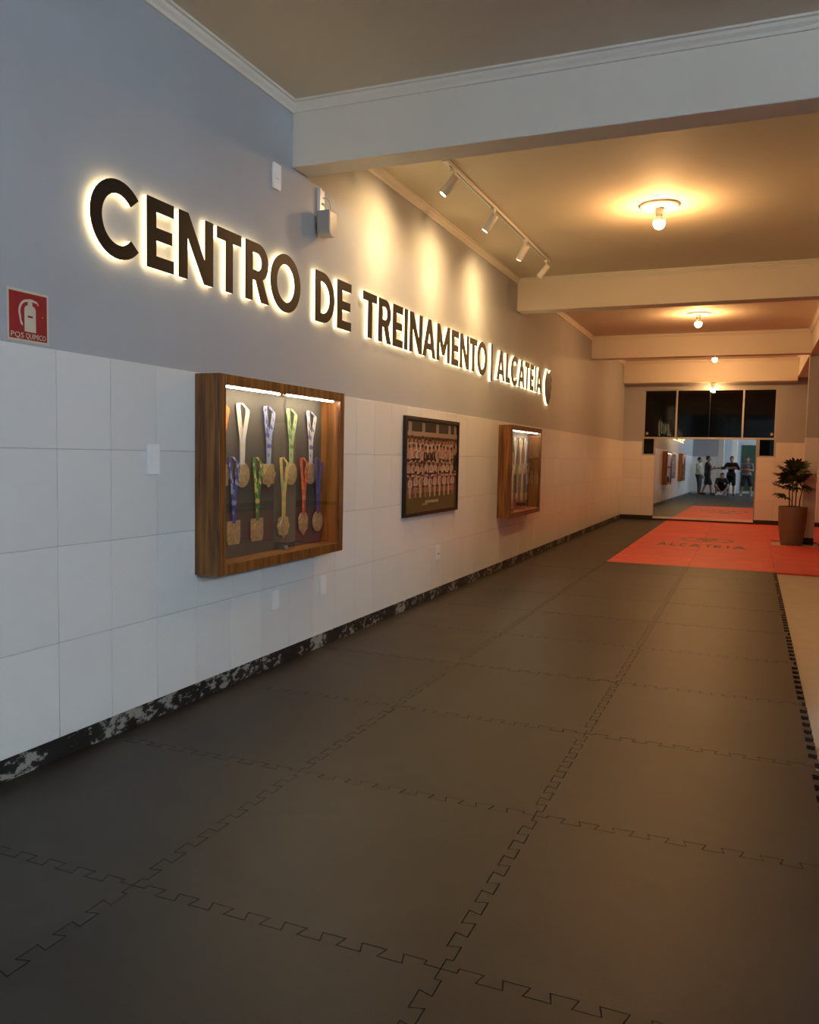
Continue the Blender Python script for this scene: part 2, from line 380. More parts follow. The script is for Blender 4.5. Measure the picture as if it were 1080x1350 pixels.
# ------------------------------------------------------------------ floor mats
NT, AMP = 15, 0.019
def seam(n=NT):
    """dovetail seam from t=0 to 1: list of (t, offset)"""
    pts = [(0.0, 0.0)]
    p = 1.0 / n
    for i in range(n):
        t = 0.045 + i * p * 0.91; q = p * 0.91; s = 1 if i % 2 == 0 else -1
        fl = q * 0.09
        if i == 0: pts.append((t, 0.0))
        pts += [(t - (0 if i == 0 else fl), s * AMP), (t + q + (0 if i == n - 1 else fl), s * AMP)]
        if i == n - 1: pts.append((t + q, 0.0))
    pts.append((1.0, 0.0))
    return pts
SEAM = seam()
def mat_mesh(name, w, d, teeth, h=0.020, gap=0.0016):
    """teeth: which edges (bottom,right,top,left) carry the jigsaw profile"""
    P = []
    def edge(a, b, nrm, on):
        if not on: return [a]
        L = math.hypot(b[0]-a[0], b[1]-a[1])
        return [(a[0] + (b[0]-a[0]) * t + nrm[0] * o, a[1] + (b[1]-a[1]) * t + nrm[1] * o) for t, o in SEAM[:-1]]
    A, B, C, D = (0, 0), (w, 0), (w, d), (0, d)
    P += edge(A, B, (0, 1), teeth[0])
    P += edge(B, C, (1, 0), teeth[1])
    top = edge(D, C, (0, 1), teeth[2])
    P += [C] + (top[1:][::-1] if teeth[2] else [])
    left = edge(A, D, (1, 0), teeth[3])
    P += [D] + (left[1:][::-1] if teeth[3] else [])
    n = len(P); Q = []
    for i in range(n):
        p0, p1, p2 = Vector(P[i-1]), Vector(P[i]), Vector(P[(i+1) % n])
        d1, d2 = (p1 - p0).normalized(), (p2 - p1).normalized()
        n1, n2 = Vector((-d1.y, d1.x)), Vector((-d2.y, d2.x))
        m = n1 + n2
        m = m / max(0.35, m.dot(n1)) if m.length > 1e-4 else n1
        Q.append(p1 + m * gap)
    bm = bmesh.new()
    inner = []
    T = [bm.verts.new((q.x, q.y, 0)) for q in Q]; Bv = [bm.verts.new((q.x, q.y, -h)) for q in Q]
    for tri in tessellate_polygon([[Vector((q.x, q.y, 0)) for q in Q]]): bm.faces.new([T[i] for i in tri])
    for i in range(n): bm.faces.new((Bv[i], Bv[(i+1) % n], T[(i+1) % n], T[i]))
    for f in bm.faces:
        if f.calc_center_median().z > -.001:
            f.normal_update()
            if f.normal.z < 0: f.normal_flip()
    me = bpy.data.meshes.new(name); bm.to_mesh(me); bm.free()
    return me
_mc = {}
def put_mat(name, x, y, w, d, teeth, mat, z=0.0):
    key = (name, round(w, 3), round(d, 3), teeth)
    if key not in _mc:
        _mc[key] = mat_mesh(name, w, d, teeth); _mc[key].materials.append(M[mat])
    return link(name, _mc[key], None, floor, (x, y, z + random.uniform(-0.0003, 0.0003)), (random.uniform(-.0003, .0003), random.uniform(-.0003, .0003), 0))
Y0 = 1.931; RED_Y = 10.80
ys = [Y0 + k for k in range(-8, 9)] + [RED_Y]
for j in range(len(ys) - 1):
    y, d = ys[j], ys[j+1] - ys[j]
    first = j == 0; last = j == len(ys) - 2
    for i in range(3):
        if i == 0 and y + d < NOOK_Y + .1: continue
        x, w = (0.008, 0.992) if i == 0 else (float(i), 1.0)
        put_mat('black_floor_mat', x, y, w, d, (0 if first else 1, 1, 0 if (last and i > 0) else 1, 1 if i else 0), 'black_mat')
y = RED_Y
while y < END_Y - .02:
    d = min(1.0, END_Y - .008 - y)
    put_mat('black_floor_mat', 0.008, y, 0.992, d, (1 if y == RED_Y else 1, 0, 1 if y + d < END_Y - .1 else 0, 0), 'black_mat')
    y += d
# red mats at the far end
CUT = (3.04, 3.74, 14.42, 15.28)
def red(x, y, w, d, z=0.0):
    return put_mat('red_floor_mat', x, y, w, d, (0, 0, 0, 0), 'red_mat', z)
y = RED_Y; rows = []
while y < END_Y - .02:
    d = min(1.0, END_Y - .008 - y); rows.append((y, d)); y += d
for (y, d) in rows:
    for i in range(7):
        x, w = 1.0 + i, 1.0
        if i == 6: w = 0.96
        if i == 2 and y < CUT[3] and y + d > CUT[2]:      # notched around the column
            if y < CUT[2] < y + d:
                P = [(x, y), (x+w, y), (x+w, y+d), (CUT[1], y+d), (CUT[1], CUT[2]), (CUT[0], CUT[2]), (CUT[0], y+d), (x, y+d)]
            else:
                P = [(x, y), (CUT[0], y), (CUT[0], CUT[3]), (CUT[1], CUT[3]), (CUT[1], y), (x+w, y), (x+w, y+d), (x, y+d)]
            me = MB().prism([(a - x, b - y) for a, b in P], 'z', -0.02, 0).mesh('red_floor_mat')
            link('red_floor_mat', me, 'red_mat', floor, (x, y, 0))
        else: red(x, y, w, d)
# red mats beside the camera, right of the black strip
y = 4.27
while y > -6.9:
    d = 1.0
    for i in range(5): put_mat('red_floor_mat' if i == 0 else 'black_floor_mat', 3.045 + i, y - d, 1.0, d, (0, 0, 0, 0), 'red_mat' if i == 0 else 'black_mat', -0.001)
    y -= d
# beige tiles between the columns
bt = MB().box(0.0015, 0.0015, -0.03, 0.8985, 0.8985, -0.022).bevel(.001, 1).mesh('floor_tile'); bt.materials.append(M['beige'])
for i in range(7):
    for j in range(8):
        link('floor_tile', bt, None, floor, (2.9 + i * .9, 4.2 + j * .9 - .36, 0))
for j in range(2): link('floor_tile', bt, None, floor, (3.0, 14.0 + j * .9, -0.001))
# black print on the red mats
def ell(cx, cy, rx, ry, a0=0, a1=360, n=36):
    return [(cx + rx * math.cos(math.radians(a0 + (a1 - a0) * i / n)), cy + ry * math.sin(math.radians(a0 + (a1 - a0) * i / n))) for i in range(n if a1 - a0 == 360 else n + 1)]
S = 0.185
def glyph(c):
    """outlines in a box of width w, height 1; returns (w, polys)"""
    if c == 'I': return 0.2, [[(0, 0), (.2, 0), (.2, 1), (0, 1)]]
    if c == 'L': return 0.56, [[(0, 0), (.56, 0), (.56, S), (.2, S), (.2, 1), (0, 1)]]
    if c == 'T': return 0.7, [[(.25, 0), (.45, 0), (.45, 1-S), (.7, 1-S), (.7, 1), (0, 1), (0, 1-S), (.25, 1-S)]]
    if c == 'E': return 0.6, [[(0, 0), (.6, 0), (.6, S), (.2, S), (.2, .41), (.56, .41), (.56, .59), (.2, .59), (.2, 1-S), (.6, 1-S), (.6, 1), (0, 1)]]
    if c == 'N': return 0.84, [[(0, 0), (.2, 0), (.2, .66), (.62, 0), (.84, 0), (.84, 1), (.64, 1), (.64, .34), (.22, 1), (0, 1)]]
    if c == 'M': return 1.0, [[(0, 0), (.19, 0), (.19, .62), (.41, .18), (.59, .18), (.81, .62), (.81, 0), (1, 0), (1, 1), (.8, 1), (.5, .43), (.2, 1), (0, 1)]]
    if c == 'A': return 0.92, [[(0, 0), (.21, 0), (.285, .2), (.635, .2), (.71, 0), (.92, 0), (.56, 1), (.36, 1)], [(.35, .37), (.46, .70), (.57, .37)]]
    if c == 'D': return 0.78, [[(0, 0)] + ell(.28, .5, .5, .5, -90, 90, 20) + [(0, 1)], [(.2, S)] + ell(.28, .5, .31, .5 - S, -90, 90, 16) + [(.2, 1-S)]]
    if c == 'R': return 0.70, [[(0, 0), (.2, 0), (.2, .36), (.30, .36), (.47, 0), (.70, 0), (.50, .40)] + ell(.36, .68, .31, .32, -52, 90, 14) + [(0, 1)],
                               [(.2, .53)] + ell(.35, .68, .13, .15, -90, 90, 10) + [(.2, .83)]]
    if c == 'O': return 1.0, [ell(.5, .5, .5, .53), ell(.5, .5, .305, .345)]
    if c == 'C': return 0.94, [ell(.5, .5, .5, .53, 42, 318, 30) + ell(.5, .5, .305, .345, 318, 42, 30)]
    if c == '|': return 0.12, [[(0, -.12), (.12, -.12), (.12, 1.1), (0, 1.1)]]
def fit(polys, w, x0, x1, y0, y1):
    return [[(x0 + a / w * (x1 - x0), y0 + b * (y1 - y0)) for a, b in p] for p in polys]
WOLF = [(-.34, .95), (-.20, .55), (0, .62), (.20, .55), (.34, .95), (.46, .45), (.62, .05), (.42, .0), (.50, -.25), (.28, -.22), (.16, -.62), (0, -.80),
        (-.16, -.62), (-.28, -.22), (-.50, -.25), (-.42, .0), (-.62, .05), (-.46, .45)]
def emblem(cx, cy, r):
    ring = [ell(cx, cy, r, r, 0, 360, 48), ell(cx, cy, r * .86, r * .86, 0, 360, 48)]
    return ring + [[(cx + a * r * .78, cy + b * r * .78) for a, b in WOLF]]
for c, a, b in zip('ALCATEIA', (1.36, 1.55, 1.69, 1.84, 2.065, 2.195, 2.385, 2.47), (1.50, 1.64, 1.80, 2.00, 2.165, 2.305, 2.415, 2.66)):
    w, po = glyph(c)
    link('printed_letter', outline_mesh('printed_letter', fit(po, w, a, b, 13.38, 13.82), 0.0012), 'print', floor, (0, 0, 0.0004))
link('printed_emblem', outline_mesh('printed_emblem', emblem(2.05, 14.62, .42), 0.0012), 'print_soft', floor, (0, 0, 0.0004))

# ------------------------------------------------------------------ end wall: window, mirror
win = tag(MB().box(WX0, END_Y + .02, WZ0 - .012, WX1, END_Y + .07, WZ0 + .028).build('window_1', 'alu'), kind='structure')
def bar(x0, z0, x1, z1): MB().box(x0, END_Y + .015, z0, x1, END_Y + .075, z1).build('window_frame', 'alu', win)
bar(WX0, WZ1 - .03, WX1, WZ1); bar(WX0, WZ0 + .028, WX0 + .03, WZ1 - .03); bar(WX1 - .03, WZ0 + .028, WX1, WZ1 - .03)
for x in (1.12, 2.47): bar(x - .018, WZ0 + .028, x + .018, WZ1 - .03)
MB().box(1.797, END_Y + .03, WZ0 + .028, 1.803, END_Y + .06, WZ1 - .03).build('glass_joint', 'dark_plastic', win)
for a, b in ((WX0 + .03, 1.102), (1.138, 1.797), (1.803, 2.452), (2.488, WX1 - .03)):
    MB().box(a, END_Y + .040, WZ0 + .028, b, END_Y + .046, WZ1 - .03).build('pane', 'night_glass', win)
for k, (a, b, z0, z1) in enumerate(SQ):
    w2 = tag(MB().box(a, END_Y + .02, z0, b, END_Y + .07, z0 + .02).build('window_%d' % (k + 2), 'alu'), kind='structure')
    MB().box(a, END_Y + .02, z0 + .02, a + .02, END_Y + .07, z1).build('window_frame', 'alu', w2)
    MB().box(b - .02, END_Y + .02, z0 + .02, b, END_Y + .07, z1).build('window_frame', 'alu', w2)
    MB().box(a + .02, END_Y + .040, z0 + .02, b - .02, END_Y + .046, z1).build('pane', 'night_glass', w2)
for x in (.49, 3.02):
    MB().box(x, END_Y + .01, WZ0 + .075, x + .045, END_Y + .04, WZ0 + .13).build('latch', 'alu', win)
mir = thing('wall_mirror', 'large floor-length mirror on the tiled end wall under the dark windows', 'mirror', (0, END_Y, 0))
mp_ = MB().box(-1.02, -0.012, 0, 1.02, -0.006, 1.71).build('mirror_pane', 'mirror', mir, (1.73, 0, 0.075))
mp_.rotation_euler = (math.radians(-0.28), 0, math.radians(-0.18))
MB().box(0.70, -0.035, 0.035, 2.76, 0, 0.075).build('bottom_rail', 'white_plastic', mir)
MB().box(0.70, -0.03, 1.785, 2.76, 0, 1.80).build('top_rail', 'alu', mir)

# ------------------------------------------------------------------ ceiling bulbs
def ceiling_bulb(x, y, label, z=CEIL, plate=0.165, mat='bulb'):
    t = thing('ceiling_light', label, 'lamp', (x, y, z), 'bare bulb ceiling lights')
    MB().lathe([(plate, 0), (plate, -.012), (plate * .86, -.022), (plate * .5, -.028), (.001, -.028)], seg=36, caps=False).build('medallion', 'trim', t, smooth=True)
    MB().lathe([(.034, -.025), (.034, -.06), (.028, -.085), (.022, -.09)], seg=20).build('socket', 'white_plastic', t, smooth=True)
    MB().lathe([(.014, -.088), (.022, -.098), (.038, -.118), (.0455, -.133)], seg=20).build('bulb_collar', 'white_plastic', t, smooth=True)
    MB().lathe([(.046, -.134), (.048, -.142), (.0475, -.155), (.043, -.174), (.028, -.192), (.006, -.20)], seg=20).build('bulb', mat, t, smooth=True)
    return t
ceiling_bulb(1.88, 7.32, 'glowing warm bulb on a round plaster plate, the one nearest the camera')
ceiling_bulb(1.88, 12.8, 'glowing warm bulb on a round ceiling plate over the front of the red mats')
ceiling_bulb(1.93, 17.3, 'glowing warm bulb just under the last deep ceiling beam before the window')
ceiling_bulb(1.85, 18.80, 'small glowing bulb under the beam directly above the dark transom window', 2.985, 0.06, 'bulb_dim')

# ------------------------------------------------------------------ cool tubes at the camera end
def led_tube(x, y, label, rz=0.0, L=1.2):
    t = thing('tube_light', label, 'lamp', (x, y, CEIL), 'cool white tube lights', rz)
    MB().box(-L/2, -.04, -.03, L/2, .04, 0).bevel(.004, 1).build('housing', 'white_plastic', t)
    MB().tube([(-L/2 + .02, 0, -.05), (L/2 - .02, 0, -.05)], .018, 10).build('tube', 'tube', t, smooth=True)
    for s in (-1, 1): MB().box(s * (L/2 - .02) - .02, -.025, -.07, s * (L/2 - .02) + .02, .025, -.03).build('end_cap', 'white_plastic', t)
led_tube(8.4, 0.9, 'cool white tube light high on the far side of the hall, nearest the columns', PI / 2)
led_tube(8.4, -0.9, 'cool white tube light on the far side of the hall, middle of the row', PI / 2)
led_tube(8.4, -2.7, 'cool white tube light on the far side of the hall, behind the camera', PI / 2)
led_tube(4.9, -4.6, 'cool white tube light at the back of the hall above the green panel', PI / 2)

# ------------------------------------------------------------------ track light
tr = thing('track_light', 'white ceiling track with four cylinder spotlights aimed at the lettering', 'lamp', (0.56, 7.35, CEIL))
MB().box(-.017, -1.58, -.022, .017, 1.62, 0).build('rail', 'white_plastic', tr)
MB().box(-.004, -1.56, -.0235, .004, 1.60, -.0215).build('rail_slot', 'dark_plastic', tr)
MB().box(-.019, -1.66, -.026, .019, -1.58, 0).bevel(.003, 1).build('rail_end', 'white_plastic', tr)
for k, (yy, on, ay) in enumerate(((-1.47, 1, -.18), (-.45, 1, 0), (.62, 1, .30), (1.50, 0, -.12))):
    aim = Vector((-.60, ay, -.80)).normalized()
    piv = Vector((0, yy, -.105))
    h = MB().lathe([(.030, -.075), (.033, -.07), (.033, .07), (.028, .078)], seg=20).build('lamp_head', 'white_plastic', tr, smooth=True)
    q = Vector((0, 0, -1)).rotation_difference(aim)
    h.rotation_mode = 'QUATERNION'; h.rotation_quaternion = q; h.location = piv + aim * .045
    MB().lathe([(.026, -.078), (.026, -.0755)], seg=20).build('lens', 'lens' if on else 'lens_off', h)
    MB().box(-.014, yy - .03, -.045, .014, yy + .03, -.022).build('adapter', 'white_plastic', tr)
    MB().tube([(0, yy, -.04), (0, yy, -.11)], .009, 8).build('stem', 'white_plastic', tr)
    if on:
        for sz, pw, bl in ((24, 0.20, 1.0), (60, 0.25, 1.0), (150, 0.75, 1.0)):        # hot reflector core and its wide spill
            ld = bpy.data.lights.new('spot_beam', 'SPOT'); ld.energy = SPOT_W * pw; ld.color = (1.0, 0.64, 0.27)
            ld.spot_size = math.radians(sz); ld.spot_blend = bl; ld.shadow_soft_size = 0.025
            lo = bpy.data.objects.new('spot_beam', ld); COL.objects.link(lo); lo.parent = tr
            lo.rotation_mode = 'QUATERNION'; lo.rotation_quaternion = q; lo.location = piv + aim * .130

# ------------------------------------------------------------------ backlit wall lettering
ZL0, ZL1 = 2.181, 2.508
LET = [('C',2.77,3.09),('E',3.125,3.315),('N',3.355,3.631),('T',3.667,3.885),('R',3.93,4.17),('O',4.187,4.527),('D',4.72,4.98),('E',5.023,5.229),
       ('T',5.423,5.655),('R',5.69,5.925),('E',5.955,6.155),('I',6.19,6.255),('N',6.30,6.575),('A',6.59,6.90),('M',6.93,7.27),('E',7.32,7.52),('N',7.56,7.825),
       ('T',7.85,8.08),('O',8.10,8.42),('|',8.575,8.62),('A',8.80,9.11),('L',9.16,9.34),('C',9.37,9.68),('A',9.70,9.99),('T',10.0,10.23),('E',10.26,10.46),
       ('I',10.51,10.575),('A',10.60,10.88)]
sg = thing('wall_lettering', 'black backlit lettering with a warm glowing edge along the long wall', 'sign', (0, 6.9, 2.17))
def letter(name, polys):
    f = outline_mesh('letter_face', polys, 0.006); f.transform(Matrix.Translation((0, 0, .026))); f.transform(WALL_M)
    f.transform(Matrix.Translation((0, -6.9, -2.17)))
    fo = link(name, f, 'letter_face', sg)
    g = outline_mesh('glow_body', polys, 0.022); g.transform(Matrix.Translation((0, 0, .004))); g.transform(WALL_M)
    g.transform(Matrix.Translation((0, -6.9, -2.17)))
    link('glow_body', g, 'letter_glow', fo)
    return fo
for c, a, b in LET:
    w, po = glyph(c)
    letter('divider_bar' if c == '|' else 'letter', fit(po, w, a * 1.0114, b * 1.0114, ZL0, ZL1))
R0 = 0.225; cy0, cz0 = 11.40, 2.295
wolf_badge = [[(cy0 + x, cz0 + z) for x, z in ell(0, 0, R0, R0, -20, 290, 40) + [(.05, -.02), (.17, -.02)]]]
letter('emblem', [[(cy0 + a * R0 * 1.15, cz0 + b * R0 * 1.1) for a, b in
       [(-.30, 1.0), (-.12, .78), (.15, .80), (.45, 1.0), (.52, .70), (.78, .45), (.60, .30), (.72, .02), (.55, -.22), (.58, -.5), (.3, -.72), (0, -1.0),
        (-.35, -.85), (-.62, -.5), (-.78, 0), (-.68, .5)]]])

# ------------------------------------------------------------------ display cases and medals
def display_case(y0, y1, z0, z1, label, ldiv):
    D = 0.155; FT = 0.056
    t = thing('display_case', label, 'display case', (0.0095, y0, z0), 'medal display cases')
    W, H = y1 - y0, z1 - z0
    def P(n, mat, *b): return MB().box(*b).bevel(.0015, 1).build(n, mat, t)
    P('side_panel', 'wood', 0, 0, 0, D, FT, H); P('side_panel', 'wood', 0, W - FT, 0, D, W, H)
    P('top_panel', 'wood', 0, FT, H - FT, D, W - FT, H); P('bottom_panel', 'wood', 0, FT, 0, D, W - FT, FT)
    P('back_panel', 'case_back', 0, FT, FT, .012, W - FT, H - FT)
    mid = W * ldiv
    for a, b in ((FT + .005, mid - .03), (mid + .03, W - FT - .04)):
        MB().box(D - .045, a, H - FT - .008, D - .032, b, H - FT - .001).build('led_strip', 'strip', t)
    P('strip_clip', 'wood', D - .05, mid - .03, H - FT - .016, D - .02, mid + .03, H - FT)
    g1 = MB().box(D - .022, FT, FT, D - .018, mid + .02, H - FT).build('glass_door', 'glass', t)
    g2 = MB().box(D - .014, mid - .02, FT, D - .010, W - FT, H - FT).build('glass_door', 'glass', t)
    MB().tube([(D - .010, mid + .01, FT + .035), (D + .004, mid + .01, FT + .035)], .012, 12).build('lock', 'alu', g2)
    return t
display_case(3.547, 4.942, 0.675, 1.722, 'large walnut display case of medals, nearest the camera', 0.47)
display_case(9.10, 10.55, 0.625, 1.688, 'walnut display case of medals beyond the team photo, farthest from the camera', 0.5)

_rm = {}
def medal(y, ztop, zmed, shape, c1, c2, label, xw=0.03, r=.052, group='medals in the near display case'):
    t = thing('medal', label, 'medal', (xw, y, zmed), group)
    H = ztop - zmed
    key = (c1, c2)
    if key not in _rm: _rm[key] = ribbon_mat('ribbon', c1, c2)
    hw = 0.060 if xw < .035 else .050; w = 0.040 if xw < .035 else .032
    m = MB()
    zj = r + (H - r) * 0.38
    def strap(pts, w):
        prev = None
        for (yy, zz, xx) in pts:
            cur = [m.bm.verts.new((xx, yy - w/2, zz)), m.bm.verts.new((xx, yy + w/2, zz)), m.bm.verts.new((xx + .002, yy + w/2, zz)), m.bm.verts.new((xx + .002, yy - w/2, zz))]
            if prev:
                for k in range(4): m.bm.faces.new((prev[k], prev[(k+1) % 4], cur[(k+1) % 4], cur[k]))
            else: m.bm.faces.new(cur)
            prev = cur
        m.bm.faces.new(prev[::-1])
    strap([(0.0, r * .8, 0), (-.004, zj, .0), (-hw * .75, H - .02, .002), (-hw * .7, H, .002)], w)
    strap([(0.0, r * .8, .003), (.006, zj, .003), (hw * .75, H - .05, .005), (hw * .7, H - .03, .005)], w)
    strap([(-hw * .8, H, .001), (0, H + .004, -.004), (hw * .8, H - .03, .001)], w * .7)
    me = m.mesh('ribbon'); link('ribbon', me, _rm[key], t)
    d = MB()
    if shape == 'round':
        d.prism(ell(0, 0, r, r, 0, 360, 28), 'x', -.003, .004); d.prism(ell(0, 0, r * .72, r * .72, 0, 360, 20), 'x', .004, .006)
    elif shape == 'square':
        d.prism([(-r*.8, -r), (r*.8, -r), (r*.95, -r*.6), (r*.95, r), (-r*.95, r), (-r*.95, -r*.6)], 'x', -.003, .004); d.prism(ell(0, 0, r * .6, r * .6, 0, 360, 18), 'x', .004, .007)
    elif shape == 'scallop':
        d.prism([(r * (1 + .09 * math.cos(8 * a)) * math.cos(a), r * (1 + .09 * math.cos(8 * a)) * math.sin(a)) for a in [2*PI*i/64 for i in range(64)]], 'x', -.003, .004)
        d.prism(ell(0, 0, r * .65, r * .65, 0, 360, 18), 'x', .004, .007)
    else:
        d.prism([(0, -r*1.15), (r*.75, -r*.55), (r*.85, r*.5), (r*.5, r), (-r*.5, r), (-r*.85, r*.5), (-r*.75, -r*.55)], 'x', -.003, .004)
        d.prism(ell(0, 0, r * .5, r * .5, 0, 360, 14), 'x', .004, .007)
    d.build('medallion', 'gold', t)
    MB().tube([(0.0, -.012, r * .95), (0.0, 0, r * 1.12), (0.0, .012, r * .95)], .003, 6).build('ring', 'gold', t)
    return t
ORG = (.75, .20, .05); CRM = (.55, .50, .34); BLU = (.05, .07, .28); LBL = (.32, .35, .48); GRN = (.08, .22, .06); LGR = (.36, .44, .22)
YEL = (.68, .48, .12); PUR = (.12, .09, .24); WHT = (.55, .53, .48); RED = (.55, .09, .05)
tops = [(3.752, 'scallop', ORG, RED, 'scalloped gold medal on an orange ribbon, upper row, half hidden by the case side'),
        (3.948, 'round', WHT, CRM, 'round gold medal on a cream ribbon, upper row of the near case'),
        (4.223, 'scallop', LBL, BLU, 'gold medal on a pale blue patterned ribbon, middle of the near case upper row'),
        (4.482, 'round', LGR, GRN, 'gold medal on a pale green ribbon, upper row of the near case'),
        (4.729, 'round', WHT, PUR, 'gold medal on a white and violet ribbon, near case upper row, far side')]
for yv, sh, a, b, lb in tops: medal(yv, 1.592, 1.194, sh, a, b, lb, r=.072 if sh == 'scallop' else .072)
bots = [(3.847, 'square', BLU, LBL, 'square gold medal on a dark blue ribbon, lower row of the near case'),
        (4.083, 'square', GRN, YEL, 'square gold medal on a green and yellow ribbon, lower row of the near case'),
        (4.376, 'scallop', YEL, LGR, 'scalloped bronze medal on a yellow ribbon, middle of the near case lower row'),
        (4.621, 'shield', RED, ORG, 'shield-shaped bronze medal on a red-orange ribbon, lower row of the near case'),
        (4.808, 'round', PUR, BLU, 'dark bronze medal on a violet ribbon, near case lower row, far side')]
for yv, sh, a, b, lb in bots: medal(yv, 1.290, 0.874, sh, a, b, lb, r=.066, xw=.043)
pos = ('first', 'second', 'third', 'fourth', 'fifth')
c2 = [[(LBL, BLU), (ORG, CRM), (WHT, CRM), (CRM, YEL), (WHT, LBL)], [(WHT, LGR), (CRM, WHT), (LGR, GRN), (WHT, CRM), (LBL, WHT)]]
for r_ in range(2):
    for i in range(5):
        medal(9.30 + i * .235 + r_ * .06, 1.555 - r_ * .31, 1.165 - r_ * .33, ('round', 'scallop', 'square', 'round', 'shield')[(i + r_) % 5], *c2[r_][i],
              'gold medal in the far display case, %s from the near side, %s row' % (pos[i], ('upper', 'lower')[r_]), r=.058, xw=.03 + .014 * r_, group='medals in the far display case')

# ------------------------------------------------------------------ team photo
PW, PH = 150, 100
img = [[(.10, .085, .05)] * PW for _ in range(PH)]
def rect(u0, v0, u1, v1, c):
    for r_ in range(max(0, int(v0 * PH)), min(PH, int(v1 * PH + .5))):
        for q in range(max(0, int(u0 * PW)), min(PW, int(u1 * PW + .5))): img[r_][q] = c
def oval(u, v, ru, rv, c):
    for r_ in range(PH):
        for q in range(PW):
            if ((q + .5) / PW - u) ** 2 / ru ** 2 + ((r_ + .5) / PH - v) ** 2 / rv ** 2 < 1: img[r_][q] = c
rect(0, 0, 1, .13, (.035, .03, .022)); 
for u in (.04, .28, .55, .80, .93): rect(u, .02, u + .05, .13, (.35, .30, .24))
rect(0, .12, 1, .17, (.42, .28, .20)); rect(0, .17, 1, .80, (.12, .05, .035)); rect(0, .74, 1, 1, (.13, .105, .035))
SK = (.42, .20, .13); KI = (.62, .42, .32); KI2 = (.55, .35, .26); HR = (.03, .012, .01); BLK = (.012, .01, .012)
rr = random.Random(3)
for row, (v, n, off) in enumerate(((.21, 15, .03), (.30, 13, .06), (.46, 12, .04), (.60, 10, .08))):
    for i in range(n):
        u = off + (1 - 2 * off) * i / (n - 1) + rr.uniform(-.008, .008)
        body = BLK if (row == 1 and .33 < u < .56) else rr.choice((KI, KI, KI2, (.66, .50, .40)))
        dv = rr.uniform(-.014, .014); v += dv
        oval(u, v + .075, .040, .05, body); rect(u - .034, v + .07, u + .034, v + .16, body)
        if rr.random() < .3: rect(u + .012, v + .05, u + .034, v + .15, tuple(c * .55 for c in body))
        rect(u - .006, v + .05, u + .006, v + .10, SK)
        rect(u - .034, v + .125, u + .034, v + .14, rr.choice((BLK, (.03, .03, .12), (.2, .03, .03), KI2)))
        oval(u, v, .020, .036, SK); oval(u, v - .022, .021, .02, HR); v -= dv
        if row == 3:
            rect(u - .035, v + .14, u + .035, v + .19, SK); rect(u - .012, v + .12, u + .012, v + .24, rr.choice((KI, SK, (.6, .5, .42))))
rect(.92, .36, .99, .56, BLK); oval(.955, .34, .02, .035, SK)
rect(.36, .885, .62, .91, (.50, .42, .26)); rect(.30, .915, .40, .93, (.40, .34, .20))
ph = thing('picture_frame', 'black framed team photograph hanging on the tiled wall between the display cases', 'picture', (0.0095, 6.31, 0.80))
PWM, PHM = 1.345, 0.85
for b in ((0, 0, 0, .03, .03, PHM), (0, PWM - .03, 0, .03, PWM, PHM), (0, .03, PHM - .03, .03, PWM - .03, PHM), (0, .03, 0, .03, PWM - .03, .03)):
    MB().box(*b).build('frame_rail', 'frame_black', ph)
vv, ff, cc = [], [], []
for r_ in range(PH + 1):
    for q in range(PW + 1): vv.append((.018, .03 + (PWM - .06) * q / PW, PHM - .03 - (PHM - .06) * r_ / PH))
for r_ in range(PH):
    for q in range(PW):
        a = r_ * (PW + 1) + q; ff.append((a, a + PW + 1, a + PW + 2, a + 1)); cc.append(tuple(c * .72 for c in img[r_][q]))
me = bpy.data.meshes.new('photo_print'); me.from_pydata(vv, [], ff)
ca = me.color_attributes.new('Col', 'FLOAT_COLOR', 'CORNER')
for p in me.polygons:
    for li in p.loop_indices: ca.data[li].color = (*cc[p.index], 1)
link('photo_print', me, 'photo', ph)
MB().box(0, .03, .03, .016, PWM - .03, PHM - .03).build('backing_board', 'dark_plastic', ph)

# ------------------------------------------------------------------ fire extinguisher sign
fs = thing('safety_sign', 'red sign with a cream fire extinguisher pictogram above the tiles', 'sign', (0.0, 2.39, 1.740))
SGW = .204
MB().box(0, 0, 0, .003, SGW, .203).build('sign_plate', 'sign_cream', fs)
MB().box(.003, .009, .010, .0036, SGW - .009, .193).build('red_field', 'sign_red', fs)
def flat(name, polys, mat, parent, x, d=.0006):
    m_ = outline_mesh(name, polys, d); m_.transform(WALL_M); m_.transform(Matrix.Translation((x, 0, 0))); return link(name, m_, mat, parent)
flat('extinguisher_body', [[(.082, .042), (.138, .042), (.138, .128)] + ell(.110, .128, .028, .020, 0, 180, 12)[1:-1] + [(.082, .128)]], 'sign_cream', fs, .0037)
flat('extinguisher_label', [[(.098, .098), (.122, .098), (.122, .106), (.098, .106)]], 'sign_red', fs, .0044)
flat('extinguisher_valve', [[(.099, .146), (.121, .146), (.121, .162), (.145, .158), (.150, .150), (.154, .153), (.146, .166), (.118, .172), (.100, .170)]], 'sign_cream', fs, .0037)
hose = ell(.098, .118, .045, .050, 85, 200, 18) ; hose_in = ell(.098, .118, .036, .041, 200, 85, 18)
flat('extinguisher_hose', [hose + [(.062, .072), (.072, .062), (.074, .070), (.066, .085)] + hose_in], 'sign_cream', fs, .0037)
